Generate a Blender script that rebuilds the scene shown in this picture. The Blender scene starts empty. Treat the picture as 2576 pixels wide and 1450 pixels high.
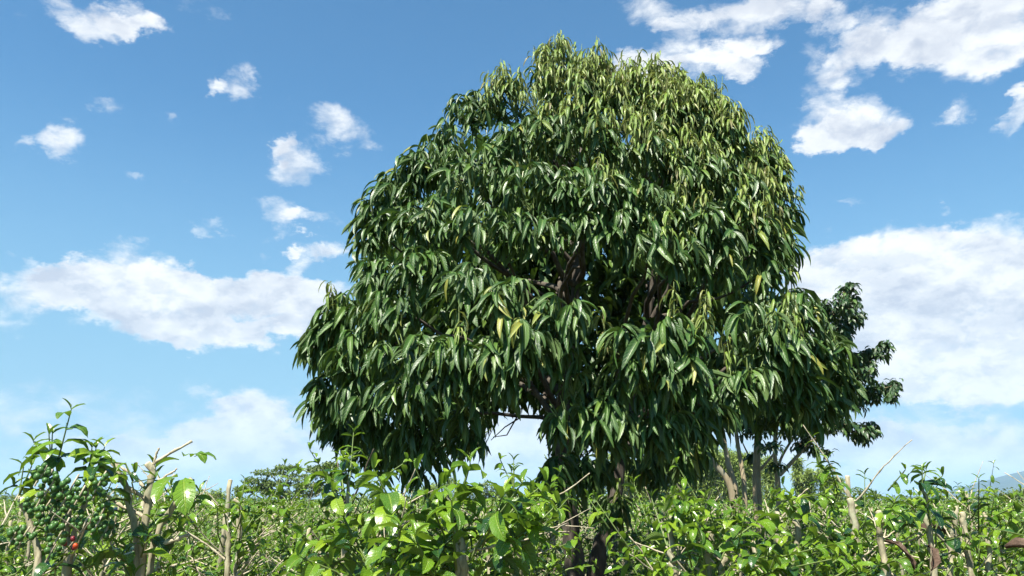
import bpy, math, random
import numpy as np
from mathutils import Vector, Matrix

# ------------------------------------------------------------------ camera, sky, sun, exposure
scene = bpy.context.scene
CAM_Z = 1.70
FPX = 2002.0                      # focal length in pixels of the 2576-wide picture
PITCH = math.atan(533.0 / FPX)    # horizon 533 px below the middle
SUN_AZ = math.radians(180 + 28)   # from +Y towards +X: behind the camera, to its left
SUN_EL = math.radians(60)
EXPOSURE = 1.45

cam_d = bpy.data.cameras.new("camera")
cam = bpy.data.objects.new("camera", cam_d)
scene.collection.objects.link(cam)
cam.location = (0, 0, CAM_Z)
cam.rotation_euler = (math.pi / 2 + PITCH, 0, 0)
cam_d.sensor_width = 36.0
cam_d.lens = FPX / 2576.0 * 36.0
cam_d.clip_start = 0.05
cam_d.clip_end = 60000
scene.camera = cam

_F = np.array([0, math.cos(PITCH), math.sin(PITCH)])
_U = np.array([0, -math.sin(PITCH), math.cos(PITCH)])
_R = np.array([1.0, 0, 0])


def ray(px, py):
    d = _F * FPX + _R * (px - 1288.0) + _U * (725.0 - py)
    return d / np.linalg.norm(d)


def at(px, py, Y):
    d = ray(px, py)
    return np.array([0, 0, CAM_Z]) + d * (Y / d[1])


scene.view_settings.view_transform = 'Standard'
scene.view_settings.look = 'None'
scene.view_settings.exposure = EXPOSURE
scene.view_settings.gamma = 1.0
scene.render.engine = 'CYCLES'
scene.cycles.max_bounces = 6
scene.cycles.diffuse_bounces = 1
scene.cycles.glossy_bounces = 2
scene.cycles.transmission_bounces = 3
scene.cycles.transparent_max_bounces = 4
scene.cycles.volume_bounces = 0

sun_dir = Vector((math.sin(SUN_AZ) * math.cos(SUN_EL), math.cos(SUN_AZ) * math.cos(SUN_EL), math.sin(SUN_EL)))
sl = bpy.data.lights.new("sun", 'SUN')
sl.energy = 5.0
sl.angle = math.radians(0.53)
sl.color = (1.0, 0.94, 0.83)
so = bpy.data.objects.new("sun", sl)
so.rotation_euler = sun_dir.to_track_quat('Z', 'Y').to_euler()
so.location = sun_dir * 40
scene.collection.objects.link(so)


class Nodes:
    def __init__(s, tree):
        s.t = tree
        s.l = tree.links

    def n(s, typ, **kw):
        nd = s.t.nodes.new(typ)
        for k, v in kw.items():
            setattr(nd, k, v)
        return nd

    def put(s, sock, v):
        if isinstance(v, bpy.types.NodeSocket):
            s.l.new(v, sock)
        elif v is not None:
            sock.default_value = v

    def math(s, op, a, b=None, c=None, clamp=False):
        nd = s.n('ShaderNodeMath', operation=op, use_clamp=clamp)
        for i, v in enumerate((a, b, c)):
            s.put(nd.inputs[i], v)
        return nd.outputs[0]

    def vmath(s, op, a, b=None, c=None):
        nd = s.n('ShaderNodeVectorMath', operation=op)
        for i, v in enumerate((a, b, c)):
            s.put(nd.inputs[i], v)
        return nd.outputs['Value'] if op in ('DOT_PRODUCT', 'LENGTH') else nd.outputs[0]

    def noise(s, vec, scale, detail=4, rough=0.5, dist=0.0, lac=2.0):
        nd = s.n('ShaderNodeTexNoise')
        s.put(nd.inputs['Vector'], vec)
        nd.inputs['Scale'].default_value = scale
        nd.inputs['Detail'].default_value = detail
        nd.inputs['Roughness'].default_value = rough
        nd.inputs['Distortion'].default_value = dist
        nd.inputs['Lacunarity'].default_value = lac
        return nd

    def smooth(s, v, a, b, o0=0.0, o1=1.0):
        nd = s.n('ShaderNodeMapRange', interpolation_type='SMOOTHSTEP')
        s.put(nd.inputs[0], v)
        for i, x in enumerate((a, b, o0, o1)):
            s.put(nd.inputs[i + 1], x)
        return nd.outputs[0]

    def mix(s, f, a, b):
        nd = s.n('ShaderNodeMix', data_type='RGBA')
        s.put(nd.inputs[0], f)
        s.put(nd.inputs[6], a)
        s.put(nd.inputs[7], b)
        return nd.outputs[2]

    def ramp(s, f, stops):
        nd = s.n('ShaderNodeValToRGB')
        e = nd.color_ramp.elements
        while len(e) < len(stops):
            e.new(0.5)
        for q, (p, c) in zip(e, stops):
            q.position = p
            q.color = (*c, 1)
        s.put(nd.inputs[0], f)
        return nd.outputs[0]


# clouds: (x, y, half width, half height, weight) in the 2576 px picture, turned into azimuth / elevation
CLOUDS = [
    (200, 42, 95, 34, .9), (285, 30, 70, 40, .9), (355, 50, 42, 36, .8), (540, 10, 70, 30, .55), (30, 20, 40, 20, .25),
    (275, 262, 48, 22, .7), (162, 350, 62, 46, 1.), (70, 350, 50, 24, .6), (15, 352, 40, 18, .55),
    (612, 222, 52, 40, .95), (545, 232, 28, 20, .7), (433, 305, 16, 22, .5), (710, 246, 16, 18, .45),
    (845, 325, 70, 42, .95), (752, 415, 62, 46, 1.), (712, 378, 28, 20, .7), (356, 428, 32, 16, .5), (495, 452, 26, 20, .5),
    (700, 545, 55, 42, .95), (755, 562, 50, 20, .7), (530, 572, 30, 16, .55), (640, 596, 24, 14, .5), (835, 558, 25, 14, .4),
    (640, 638, 26, 14, .55), (760, 636, 60, 18, .7), (830, 628, 55, 26, .8), (752, 668, 42, 14, .7), (710, 634, 20, 10, .6),
    (70, 725, 110, 46, 1.1), (210, 720, 110, 66, 1.2), (340, 730, 150, 84, 1.25), (470, 770, 160, 80, 1.2),
    (560, 730, 120, 50, 1.1), (680, 745, 130, 56, 1.2), (745, 780, 76, 66, 1.1), (540, 842, 130, 34, 1.),
    (640, 835, 90, 34, 1.), (640, 796, 60, 14, -1.1), (95, 662, 72, 26, .75), (30, 805, 70, 28, .6), (165, 820, 24, 16, .5),
    (870, 738, 60, 30, .9), (420, 850, 60, 24, .7),
    (625, 1042, 68, 46, 1.2), (560, 1090, 110, 54, 1.1), (520, 1000, 25, 16, .6), (460, 1015, 50, 14, .4), (500, 1150, 190, 66, 1.),
    (760, 1130, 150, 80, .95), (330, 1125, 110, 36, .75), (130, 1150, 240, 50, .5), (680, 1180, 240, 60, .8),
    (2480, 40, 220, 96, 1.25), (2300, 70, 190, 76, 1.2), (2420, 130, 140, 66, 1.1), (1970, 20, 170, 46, 1.1),
    (1850, 8, 100, 34, .9), (2075, 52, 50, 36, .9), (2190, 130, 90, 46, .8), (1655, 35, 60, 50, .75), (1730, 78, 66, 32, .9),
    (1690, 165, 110, 40, .95), (1840, 150, 50, 66, .95), (1890, 118, 52, 24, .8), (1770, 200, 90, 34, .75), (1600, 190, 60, 40, .7),
    (2050, 210, 80, 46, .65), (2018, 135, 36, 36, .6), (2140, 200, 60, 26, .55), (2200, 220, 30, 30, .5),
    (2120, 312, 130, 52, 1.25), (2060, 340, 70, 26, .9), (2190, 340, 80, 24, .9), (2400, 280, 60, 24, .65), (2350, 310, 36, 24, .55),
    (2560, 270, 36, 46, 1.), (2545, 235, 30, 20, .6), (2110, 525, 44, 12, .6), (2385, 525, 18, 18, .5), (2070, 585, 20, 10, .45),
    (2060, 690, 110, 60, 1.2), (2240, 690, 170, 84, 1.3), (2440, 680, 200, 94, 1.3), (2300, 800, 260, 110, 1.3), (2520, 800, 160, 120, 1.2),
    (2100, 800, 120, 120, 1.), (2450, 920, 220, 80, .95), (2250, 900, 160, 60, .8), (2380, 980, 190, 44, 1.), (2560, 940, 80, 50, .9),
    (2360, 1026, 130, 18, -.7), (2380, 1110, 300, 76, 1.1), (2150, 1150, 160, 70, 1.), (2480, 1180, 220, 60, .9),
    (1300, 1110, 160, 80, 1.), (1180, 1160, 160, 60, .9), (1450, 1120, 200, 80, .9), (1900, 1130, 160, 80, 1.),
]


def build_world():
    w = bpy.data.worlds.new("World")
    scene.world = w
    w.use_nodes = True
    t = w.node_tree
    t.nodes.clear()
    N = Nodes(t)
    sky = N.n('ShaderNodeTexSky', sky_type='NISHITA')
    sky.sun_disc = False
    sky.sun_elevation = SUN_EL
    sky.sun_rotation = SUN_AZ
    sky.altitude = 200
    sky.air_density = 1.0
    sky.dust_density = 0.5
    sky.ozone_density = 1.5
    tc = N.n('ShaderNodeTexCoord').outputs['Generated']
    d = N.vmath('NORMALIZE', tc)
    sep = N.n('ShaderNodeSeparateXYZ')
    N.put(sep.inputs[0], d)
    az = N.math('ARCTAN2', sep.outputs[0], sep.outputs[1])
    el = N.math('ARCSINE', sep.outputs[2])
    comb = N.n('ShaderNodeCombineXYZ')
    N.put(comb.inputs[0], az)
    N.put(comb.inputs[1], el)
    p0 = comb.outputs[0]
    # ragged edges: warp the direction with fractal noise (noise lives on the direction sphere)
    sq = N.vmath('MULTIPLY', d, (1.0, 1.0, 1.7))
    w1 = N.noise(sq, 9.0, 8, 0.66)
    wv = N.vmath('MULTIPLY', N.vmath('SUBTRACT', w1.outputs['Color'], (.5, .5, .5)), (0.15, 0.105, 0.0))
    p = N.vmath('ADD', p0, wv)
    acc = None
    for (x, y, rx, ry, s) in CLOUDS:
        if max(rx, ry) < 75 and s > 0:
            s *= .92
        q = ray(x, y)
        a, e = math.atan2(q[0], q[1]), math.asin(q[2])
        q2 = ray(x + rx, y)
        q3 = ray(x, y - ry)
        ra = abs(math.atan2(q2[0], q2[1]) - a) * 1.5
        re = abs(math.asin(q3[2]) - e) * 1.5
        v = N.vmath('MULTIPLY_ADD', p, (1 / ra, 1 / re, 0), (-a / ra, -e / re, 0))
        dd = N.vmath('DOT_PRODUCT', v, v)
        b = N.math('MULTIPLY', N.math('SUBTRACT', 1.0, dd, clamp=True), s)
        acc = b if acc is None else N.math('ADD', acc, b)
    acc = N.math('MINIMUM', acc, 1.35)
    # unseen rest of the sky: cumulus kept sparse to lower the ambient light
    gen = N.noise(N.vmath('MULTIPLY', d, (1, 1, 2.2)), 2.6, 5, 0.55)
    genf = N.smooth(gen.outputs[0], 0.56, 0.76, 0.0, 1.1)
    ina = N.smooth(N.math('ABSOLUTE', az), 0.62, 0.85, 0.0, 1.0)
    ine = N.smooth(el, 0.66, 0.85, 0.0, 1.0)
    outm = N.math('MAXIMUM', ina, ine)
    cov = N.math('ADD', acc, N.math('MULTIPLY', genf, outm))
    # low pale bank of cloud along the whole horizon
    bank = N.smooth(el, 0.05, 0.17, 0.72, 0.0)
    cov = N.math('MAXIMUM', cov, bank)
    fine = N.noise(sq, 22.0, 7, 0.6, 0.3)
    f2 = N.math('SUBTRACT', fine.outputs[0], 0.5)
    dens = N.math('MULTIPLY_ADD', f2, 2.3, N.math('MULTIPLY', cov, 1.15))
    alpha = N.smooth(dens, 0.28, 1.5)
    alpha = N.math('MULTIPLY', alpha, N.smooth(cov, 0.02, 0.25))
    alpha = N.math('MULTIPLY', alpha, 0.97)
    # thick middles are greyer, edges and tops white
    big = N.noise(N.vmath('ADD', sq, (3.1, 0.7, 0.05)), 11.0, 5, 0.55)
    thick = N.math('MULTIPLY', N.smooth(cov, 0.5, 1.3), N.smooth(big.outputs[0], 0.38, 0.66))
    lowg = N.smooth(el, 0.0, 0.25, 0.8, 0.0)
    grey = N.math('MAXIMUM', thick, N.math('MULTIPLY', lowg, N.smooth(big.outputs[0], 0.3, 0.6)))
    # sun from above: where the cloud is thicker higher up, it is in its own shade
    fup = N.noise(N.vmath('ADD', sq, (0.0, 0.0, 0.028)), 22.0, 7, 0.6, 0.3)
    shade = N.smooth(N.math('SUBTRACT', fup.outputs[0], fine.outputs[0]), -0.10, 0.14)
    body = N.smooth(cov, 0.35, 1.0)
    grey = N.math('MULTIPLY_ADD', N.math('MULTIPLY', shade, body), 0.42, N.math('MULTIPLY', grey, 0.72), clamp=True)
    ccol = N.mix(grey, (6.5, 6.6, 6.65, 1), (3.7, 4.05, 4.75, 1))
    tint = N.n('ShaderNodeMix', data_type='RGBA', blend_type='MULTIPLY')
    tint.inputs[0].default_value = 1.0
    N.put(tint.inputs[6], sky.outputs[0])
    tint.inputs[7].default_value = SKY_TINT
    veil = N.smooth(el, 0.04, 0.5, 0.85, 0.0)      # thin high haze that pales the blue towards the horizon
    blue = N.mix(veil, tint.outputs[2], (1.85, 3.35, 4.4, 1))
    col = N.mix(alpha, blue, ccol)
    bg = N.n('ShaderNodeBackground')
    N.put(bg.inputs[0], col)
    bg.inputs[1].default_value = 0.0622
    out = N.n('ShaderNodeOutputWorld')
    N.l.new(bg.outputs[0], out.inputs[0])
    w.cycles.sampling_method = 'MANUAL'
    w.cycles.sample_map_resolution = 512


SKY_TINT = (0.50, 0.93, 1.08, 1)
build_world()

# ------------------------------------------------------------------ helpers
rng = np.random.default_rng(11)
COL = scene.collection


def mat(name, build):
    m = bpy.data.materials.new(name)
    m.use_nodes = True
    m.node_tree.nodes.clear()
    N = Nodes(m.node_tree)
    out = N.n('ShaderNodeOutputMaterial')
    N.l.new(build(N), out.inputs[0])
    return m


def principled(N, col, rough=.6, spec=.5, normal=None):
    b = N.n('ShaderNodeBsdfPrincipled')
    N.put(b.inputs['Base Color'], col)
    N.put(b.inputs['Roughness'], rough)
    b.inputs['Specular IOR Level'].default_value = spec
    if normal is not None:
        N.put(b.inputs['Normal'], normal)
    return b.outputs[0]


def bump(N, h, strength, dist=0.01):
    b = N.n('ShaderNodeBump')
    b.inputs['Strength'].default_value = strength
    b.inputs['Distance'].default_value = dist
    N.put(b.inputs['Height'], h)
    return b.outputs[0]


def leaf_mat(name, stops, under, rib, rough, spec, trans, tcol, veins=0.5, ribw=0.05):
    k = .86 if 'coffee' in name else 1.0 if name in ('far_leaf', 'bamboo_leaf') else .84
    stops = [(p, tuple(k * x for x in c)) for p, c in stops]
    under, rib, tcol = (tuple(k * x for x in c[:3]) + (1,) for c in (under, rib, tcol))
    """stops: colour ramp over a random value per leaf; under: mix colour of the paler back."""
    def build(N):
        geo = N.n('ShaderNodeNewGeometry')
        oi = N.n('ShaderNodeObjectInfo')
        r = N.math('FRACT', N.math('ADD', geo.outputs['Random Per Island'], oi.outputs['Random']))
        base = N.ramp(r, stops)
        uv = N.n('ShaderNodeUVMap').outputs[0]
        sp = N.n('ShaderNodeSeparateXYZ')
        N.put(sp.inputs[0], uv)
        u = N.math('ABSOLUTE', N.math('SUBTRACT', sp.outputs[0], 0.5))
        ribm = N.smooth(u, ribw * 0.5, ribw * 1.4, 1.0, 0.0)
        # side veins run forward from the rib
        vv = N.math('SINE', N.math('MULTIPLY', N.math('SUBTRACT', sp.outputs[1], N.math('MULTIPLY', u, 0.35)), 62.0))
        vein = N.smooth(vv, 0.55, 1.0)
        tc = N.n('ShaderNodeTexCoord').outputs['Object']
        mot = N.noise(tc, 30.0, 3, .6)
        base = N.mix(N.math('MULTIPLY', N.smooth(mot.outputs[0], .45, .75), .35), base, rib)
        base = N.mix(N.math('MULTIPLY', vein, 0.16), base, rib)
        base = N.mix(N.math('MULTIPLY', ribm, 0.8), base, rib)
        base = N.mix(N.math('MULTIPLY', geo.outputs['Backfacing'], 0.75), base, under)
        hgt = N.math('ADD', N.math('MULTIPLY', vein, -0.5), N.math('MULTIPLY', ribm, -1.0))
        nrm = bump(N, hgt, veins, 0.004)
        rg = N.math('MULTIPLY_ADD', geo.outputs['Backfacing'], 0.3, rough)
        rg = N.math('MULTIPLY_ADD', N.math('SUBTRACT', mot.outputs[0], .5), .3, rg)
        pb = principled(N, base, rg, spec, nrm)
        tr = N.n('ShaderNodeBsdfTranslucent')
        N.put(tr.inputs[0], N.mix(0.5, base, tcol))
        mx = N.n('ShaderNodeMixShader')
        mx.inputs[0].default_value = trans
        N.l.new(pb, mx.inputs[1])
        N.l.new(tr.outputs[0], mx.inputs[2])
        return mx.outputs[0]
    return mat(name, build)


def bark_mat(name, c0, c1, c2, scale=30, stretch=6, b=.6):
    c0, c1, c2 = (tuple(.78 * x for x in c) for c in (c0, c1, c2))
    def build(N):
        tc = N.n('ShaderNodeTexCoord').outputs['Object']
        st = N.vmath('MULTIPLY', tc, (1, 1, 1.0 / stretch))
        n1 = N.noise(st, scale, 6, .6)
        n2 = N.noise(tc, scale * .25, 4, .6)
        n3 = N.noise(tc, scale * 2.2, 3, .6)
        col = N.ramp(n1.outputs[0], [(.3, c0), (.62, c1)])
        col = N.mix(N.smooth(n2.outputs[0], .5, .68), col, (*c2, 1))
        col = N.mix(N.math('MULTIPLY', N.smooth(n3.outputs[0], .55, .7), .4), col, (*c0, 1))
        return principled(N, col, .85, .2, bump(N, n1.outputs[0], b, .01))
    return mat(name, build)


def plain(name, c, rough=.7, var=.25, scale=12):
    def build(N):
        tc = N.n('ShaderNodeTexCoord').outputs['Object']
        n1 = N.noise(tc, scale, 5, .6)
        col = N.mix(n1.outputs[0], tuple(x * (1 - var) for x in c) + (1,), tuple(x * (1 + var) for x in c) + (1,))
        return principled(N, col, rough, .3, bump(N, n1.outputs[0], .3, .01))
    return mat(name, build)


M = {}
M['leaf'] = leaf_mat('tree_leaf', [(0, (.022, .066, .014)), (.4, (.036, .098, .018)), (.8, (.060, .138, .022)), (.965, (.12, .20, .03)), (.992, (.28, .28, .05))],
                     (.085, .15, .035, 1), (.15, .24, .06, 1), .42, .5, .13, (.16, .30, .02, 1))
M['leaf_young'] = leaf_mat('tree_young_leaf', [(0, (.15, .27, .035)), (.55, (.23, .36, .05)), (.88, (.28, .35, .07)), (1, (.19, .16, .07))],
                           (.22, .24, .09, 1), (.26, .29, .10, 1), .4, .5, .3, (.3, .36, .05, 1))
M['leaf_back_shaded'] = leaf_mat('back_tree_leaf_shaded', [(0, (.014, .042, .012)), (.5, (.022, .062, .014)), (.85, (.035, .085, .016)), (1, (.08, .15, .02))],  # dark glossy green, with the shade on these crowns put into the colour
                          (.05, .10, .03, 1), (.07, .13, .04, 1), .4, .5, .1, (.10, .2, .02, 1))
M['coffee'] = leaf_mat('coffee_leaf', [(0, (.05, .13, .012)), (.3, (.09, .20, .012)), (.65, (.14, .27, .014)), (1, (.24, .36, .02))],
                       (.12, .21, .04, 1), (.24, .36, .05, 1), .25, .6, .30, (.26, .46, .01, 1), .7, .045)
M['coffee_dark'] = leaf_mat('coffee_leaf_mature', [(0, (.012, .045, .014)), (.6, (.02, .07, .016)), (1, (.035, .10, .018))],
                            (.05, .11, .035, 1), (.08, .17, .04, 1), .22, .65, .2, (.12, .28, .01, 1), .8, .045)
M['bark'] = bark_mat('tree_bark', (.05, .043, .035), (.115, .098, .078), (.15, .145, .12), 28, 5)
M['pale_bark'] = bark_mat('pale_bark', (.20, .16, .10), (.36, .30, .19), (.28, .27, .2), 14, 4, .4)
M['stem'] = bark_mat('coffee_stem', (.19, .17, .105), (.44, .40, .27), (.36, .37, .25), 55, 5)
M['twig'] = bark_mat('coffee_twig', (.27, .22, .14), (.58, .52, .38), (.48, .45, .33), 60, 5, .4)
M['darktwig'] = bark_mat('dark_twig', (.06, .045, .035), (.15, .12, .09), (.2, .17, .14), 60, 5, .4)
M['green_twig'] = plain('green_twig', (.12, .17, .05), .6)
M['cut'] = plain('cut_wood', (.55, .42, .26), .8, .3, 60)
M['berry'] = plain('green_berry', (.048, .115, .026), .34, .5, 45)
M['ripe'] = plain('ripe_berry', (.40, .06, .02), .35, .4, 60)
M['dark_ripe'] = plain('dark_ripe_berry', (.16, .02, .03), .35, .4, 60)
M['dry'] = bark_mat('dry_leaf', (.045, .028, .02), (.11, .07, .048), (.17, .12, .085), 60, 3, .8)
M['far_leaf'] = leaf_mat('far_leaf', [(0, (.05, .085, .02)), (.5, (.075, .12, .026)), (1, (.12, .17, .035))],
                         (.12, .17, .05, 1), (.15, .2, .06, 1), .5, .4, .25, (.2, .3, .03, 1))
M['bamboo'] = leaf_mat('bamboo_leaf', [(0, (.11, .18, .035)), (.5, (.18, .26, .05)), (1, (.27, .34, .08))],
                       (.22, .30, .09, 1), (.24, .32, .1, 1), .5, .4, .3, (.32, .42, .05, 1))
M['wood_far'] = plain('far_wood', (.12, .10, .07), .9)


def soil(N):
    tc = N.n('ShaderNodeTexCoord').outputs['Object']
    n1 = N.noise(tc, 3.0, 8, .65)
    n2 = N.noise(tc, .05, 5, .6)
    c = N.ramp(n1.outputs[0], [(.3, (.04, .028, .018)), (.55, (.10, .07, .045)), (.75, (.2, .15, .1))])
    c = N.mix(N.smooth(n2.outputs[0], .45, .6), c, (.07, .12, .03, 1))
    return principled(N, c, .95, .1, bump(N, n1.outputs[0], .6, .05))


M['soil'] = mat('soil', soil)


def hill_build(N):
    tc = N.n('ShaderNodeTexCoord').outputs['Object']
    n1 = N.noise(tc, .004, 6, .6)
    c = N.ramp(n1.outputs[0], [(.35, (.012, .024, .014)), (.65, (.03, .045, .022))])
    return principled(N, c, .95, .1)


M['hill'] = mat('hill', hill_build)


def mesh_np(name, V, Q, UV=None, mats=(), midx=None, smooth=True):
    """V (n,3), Q (m,k) with equal k, UV per vertex."""
    me = bpy.data.meshes.new(name)
    V = np.asarray(V, dtype=np.float32)
    Q = np.asarray(Q, dtype=np.int32)
    m, k = Q.shape
    me.vertices.add(len(V))
    me.vertices.foreach_set('co', V.ravel())
    me.loops.add(m * k)
    me.loops.foreach_set('vertex_index', Q.ravel())
    me.polygons.add(m)
    me.polygons.foreach_set('loop_start', np.arange(0, m * k, k, dtype=np.int32))
    if midx is not None:
        me.polygons.foreach_set('material_index', np.asarray(midx, dtype=np.int32))
    if smooth:
        me.polygons.foreach_set('use_smooth', np.ones(m, dtype=bool))
    if UV is not None:
        uvl = me.uv_layers.new(name='UVMap')
        uvl.data.foreach_set('uv', np.asarray(UV, dtype=np.float32)[Q.ravel()].ravel())
    for x in mats:
        me.materials.append(x)
    me.update(calc_edges=True)
    return me


def link(name, data, parent=None, label=None, cat=None, group=None, kind=None):
    o = bpy.data.objects.new(name, data)
    COL.objects.link(o)
    if parent is not None:
        o.parent = parent
    if label:
        o['label'] = label
    if cat:
        o['category'] = cat
    if group:
        o['group'] = group
    if kind:
        o['kind'] = kind
    return o


def leaf_template(W=.28, a0=20, a1=-80, fold=25, wave=.0, rows=6, across=4, ph=0.0, bend=1.0, tip=.8, basep=.7, side=0.0):
    """leaf of length 1 that starts along +Y at elevation a0 and bends down to a1 (degrees)."""
    s = np.linspace(0, 1, rows + 1)
    ang = np.radians(a0 + (a1 - a0) * s ** bend)
    dy, dz = np.cos(ang), np.sin(ang)
    ds = np.diff(s)
    y = np.concatenate([[0], np.cumsum((dy[1:] + dy[:-1]) / 2 * ds)])
    z = np.concatenate([[0], np.cumsum((dz[1:] + dz[:-1]) / 2 * ds)])
    x = side * s ** 2
    prof = (s + .012) ** basep * (1.004 - s) ** tip
    prof = prof / prof.max() * W / 2
    fr = math.radians(fold)
    V, UV = [], []
    for i in range(rows + 1):
        nrm = np.array([0, -math.sin(ang[i]), math.cos(ang[i])])
        for j in range(across + 1):
            t = j / across * 2 - 1
            wv = wave * abs(t) * math.sin(s[i] * 15 + ph + (0 if t < 0 else 1.9))
            off = np.array([t * prof[i] * math.cos(fr), 0, 0]) + nrm * (abs(t) ** 1.3 * prof[i] * math.sin(fr) + wv)
            V.append(np.array([x[i], y[i], z[i]]) + off)
            UV.append((j / across, s[i]))
    Q = []
    a = across + 1
    for i in range(rows):
        for j in range(across):
            Q.append((i * a + j, i * a + j + 1, (i + 1) * a + j + 1, (i + 1) * a + j))
    return np.array(V), np.array(Q), np.array(UV)


def rotmats(yaw, tilt, roll):
    n = len(yaw)
    cy, sy, ct, st, cr, sr = np.cos(yaw), np.sin(yaw), np.cos(tilt), np.sin(tilt), np.cos(roll), np.sin(roll)
    O, I = np.zeros(n), np.ones(n)
    Rz = np.stack([cy, -sy, O, sy, cy, O, O, O, I], 1).reshape(n, 3, 3)
    Rx = np.stack([I, O, O, O, ct, -st, O, st, ct], 1).reshape(n, 3, 3)
    Ry = np.stack([cr, O, sr, O, I, O, -sr, O, cr], 1).reshape(n, 3, 3)
    return Rz @ Rx @ Ry


class Leaves:
    """a list of leaves: position, yaw (direction it points to, 0 = +Y), tilt, roll, length, width factor, template, material slot"""
    def __init__(s):
        s.a = []

    def add(s, pos, yaw, tilt, roll, L, wf, t, mi=0):
        s.a.append((pos[0], pos[1], pos[2], yaw, tilt, roll, L, wf, t, mi))

    def arr(s):
        return np.array(s.a, dtype=float).reshape(-1, 10)


def build_leaves(name, A, templates, mats):
    """join all leaves of A into one mesh"""
    Vs, Qs, UVs, Ms, off = [], [], [], [], 0
    for t, (V, Q, UV) in enumerate(templates):
        B = A[A[:, 8].astype(int) == t]
        n = len(B)
        if n == 0:
            continue
        R = rotmats(B[:, 3], B[:, 4], B[:, 5])
        S = np.stack([B[:, 6] * B[:, 7], B[:, 6], B[:, 6]], 1)
        P = V[None] * S[:, None, :]
        P = np.einsum('nij,nvj->nvi', R, P) + B[:, None, 0:3]
        Vs.append(P.reshape(-1, 3))
        Qs.append((Q[None] + (np.arange(n) * len(V))[:, None, None] + off).reshape(-1, 4))
        UVs.append(np.tile(UV, (n, 1)))
        Ms.append(np.repeat(B[:, 9].astype(int), len(Q)))
        off += n * len(V)
    if not Vs:
        return None
    return mesh_np(name, np.concatenate(Vs), np.concatenate(Qs), np.concatenate(UVs), mats, np.concatenate(Ms))


def leaf_objects(A, meshes, parent):
    """one object per leaf; meshes[material][template] is shared"""
    R = rotmats(A[:, 3], A[:, 4], A[:, 5])
    for i in range(len(A)):
        S = Matrix.Diagonal((A[i, 6] * A[i, 7], A[i, 6], A[i, 6], 1))
        m = Matrix(R[i].tolist()).to_4x4()
        m = Matrix.Translation(A[i, 0:3]) @ m @ S
        o = bpy.data.objects.new('leaf', meshes[int(A[i, 9])][int(A[i, 8])])
        COL.objects.link(o)
        o.parent = parent
        o.matrix_local = m


def template_meshes(name, templates, mats):
    return [[mesh_np(name, V, Q, UV, [m]) for (V, Q, UV) in templates] for m in mats]


class Tubes:
    def __init__(s):
        s.V, s.Q, s.M, s.n = [], [], [], 0

    def add(s, pts, rad, sides=7, cap=True, mi=0, capm=None, rough=0.0, r=None):
        pts = np.asarray(pts, float)
        k = len(pts)
        rad = np.broadcast_to(np.asarray(rad, float), (k,)) if np.ndim(rad) else np.full(k, rad)
        T = np.gradient(pts, axis=0)
        T /= np.linalg.norm(T, axis=1)[:, None] + 1e-9
        ref = np.array([0, 0, 1.0]) if abs(T[0][2]) < .9 else np.array([1.0, 0, 0])
        a = np.cross(T, ref)
        a /= np.linalg.norm(a, axis=1)[:, None] + 1e-9
        b = np.cross(T, a)
        th = np.arange(sides) / sides * 2 * math.pi
        rr = rad[:, None] * (1 + (rough * (r or rng).standard_normal((k, sides)) if rough else 0))
        ring = pts[:, None] + (a[:, None] * np.cos(th)[None, :, None] + b[:, None] * np.sin(th)[None, :, None]) * rr[:, :, None]
        s.V.append(ring.reshape(-1, 3))
        i = np.arange(k - 1)[:, None] * sides
        j = np.arange(sides)[None]
        j2 = (j + 1) % sides
        q = np.stack([i + j, i + j2, i + sides + j2, i + sides + j], -1).reshape(-1, 4) + s.n
        s.Q.append(q)
        s.M.append(np.full(len(q), mi))
        s.n += k * sides
        if cap:
            c = pts[-1] + T[-1] * rad[-1] * .3
            s.V.append(c[None])
            base = s.n - sides
            jj = np.arange(0, sides)
            q = np.stack([base + jj, base + (jj + 1) % sides, np.full(sides, s.n), np.full(sides, s.n)], -1)
            s.Q.append(q)
            s.M.append(np.full(len(q), mi if capm is None else capm))
            s.n += 1
        return s

    def mesh(s, name, mats):
        Q = np.concatenate(s.Q)
        V = np.concatenate(s.V)
        midx = np.concatenate(s.M)
        me = bpy.data.meshes.new(name)
        faces = [tuple(q) if q[2] != q[3] else tuple(q[:3]) for q in Q.tolist()]
        me.from_pydata(V.tolist(), [], faces)
        me.polygons.foreach_set('material_index', midx.astype(np.int32))
        me.polygons.foreach_set('use_smooth', np.ones(len(faces), dtype=bool))
        for m in mats:
            me.materials.append(m)
        me.update()
        return me


def wobble(p0, p1, n, amp, r=rng, sag=0.0):
    p0, p1 = np.asarray(p0, float), np.asarray(p1, float)
    t = np.linspace(0, 1, n)[:, None]
    P = p0 + (p1 - p0) * t
    L = np.linalg.norm(p1 - p0)
    w = np.cumsum(r.standard_normal((n, 3)), axis=0) * amp * L
    w -= w[0] + (w[-1] - w[0]) * t
    P = P + w
    P[:, 2] += -sag * L * 4 * t[:, 0] * (1 - t[:, 0])
    return P


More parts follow.
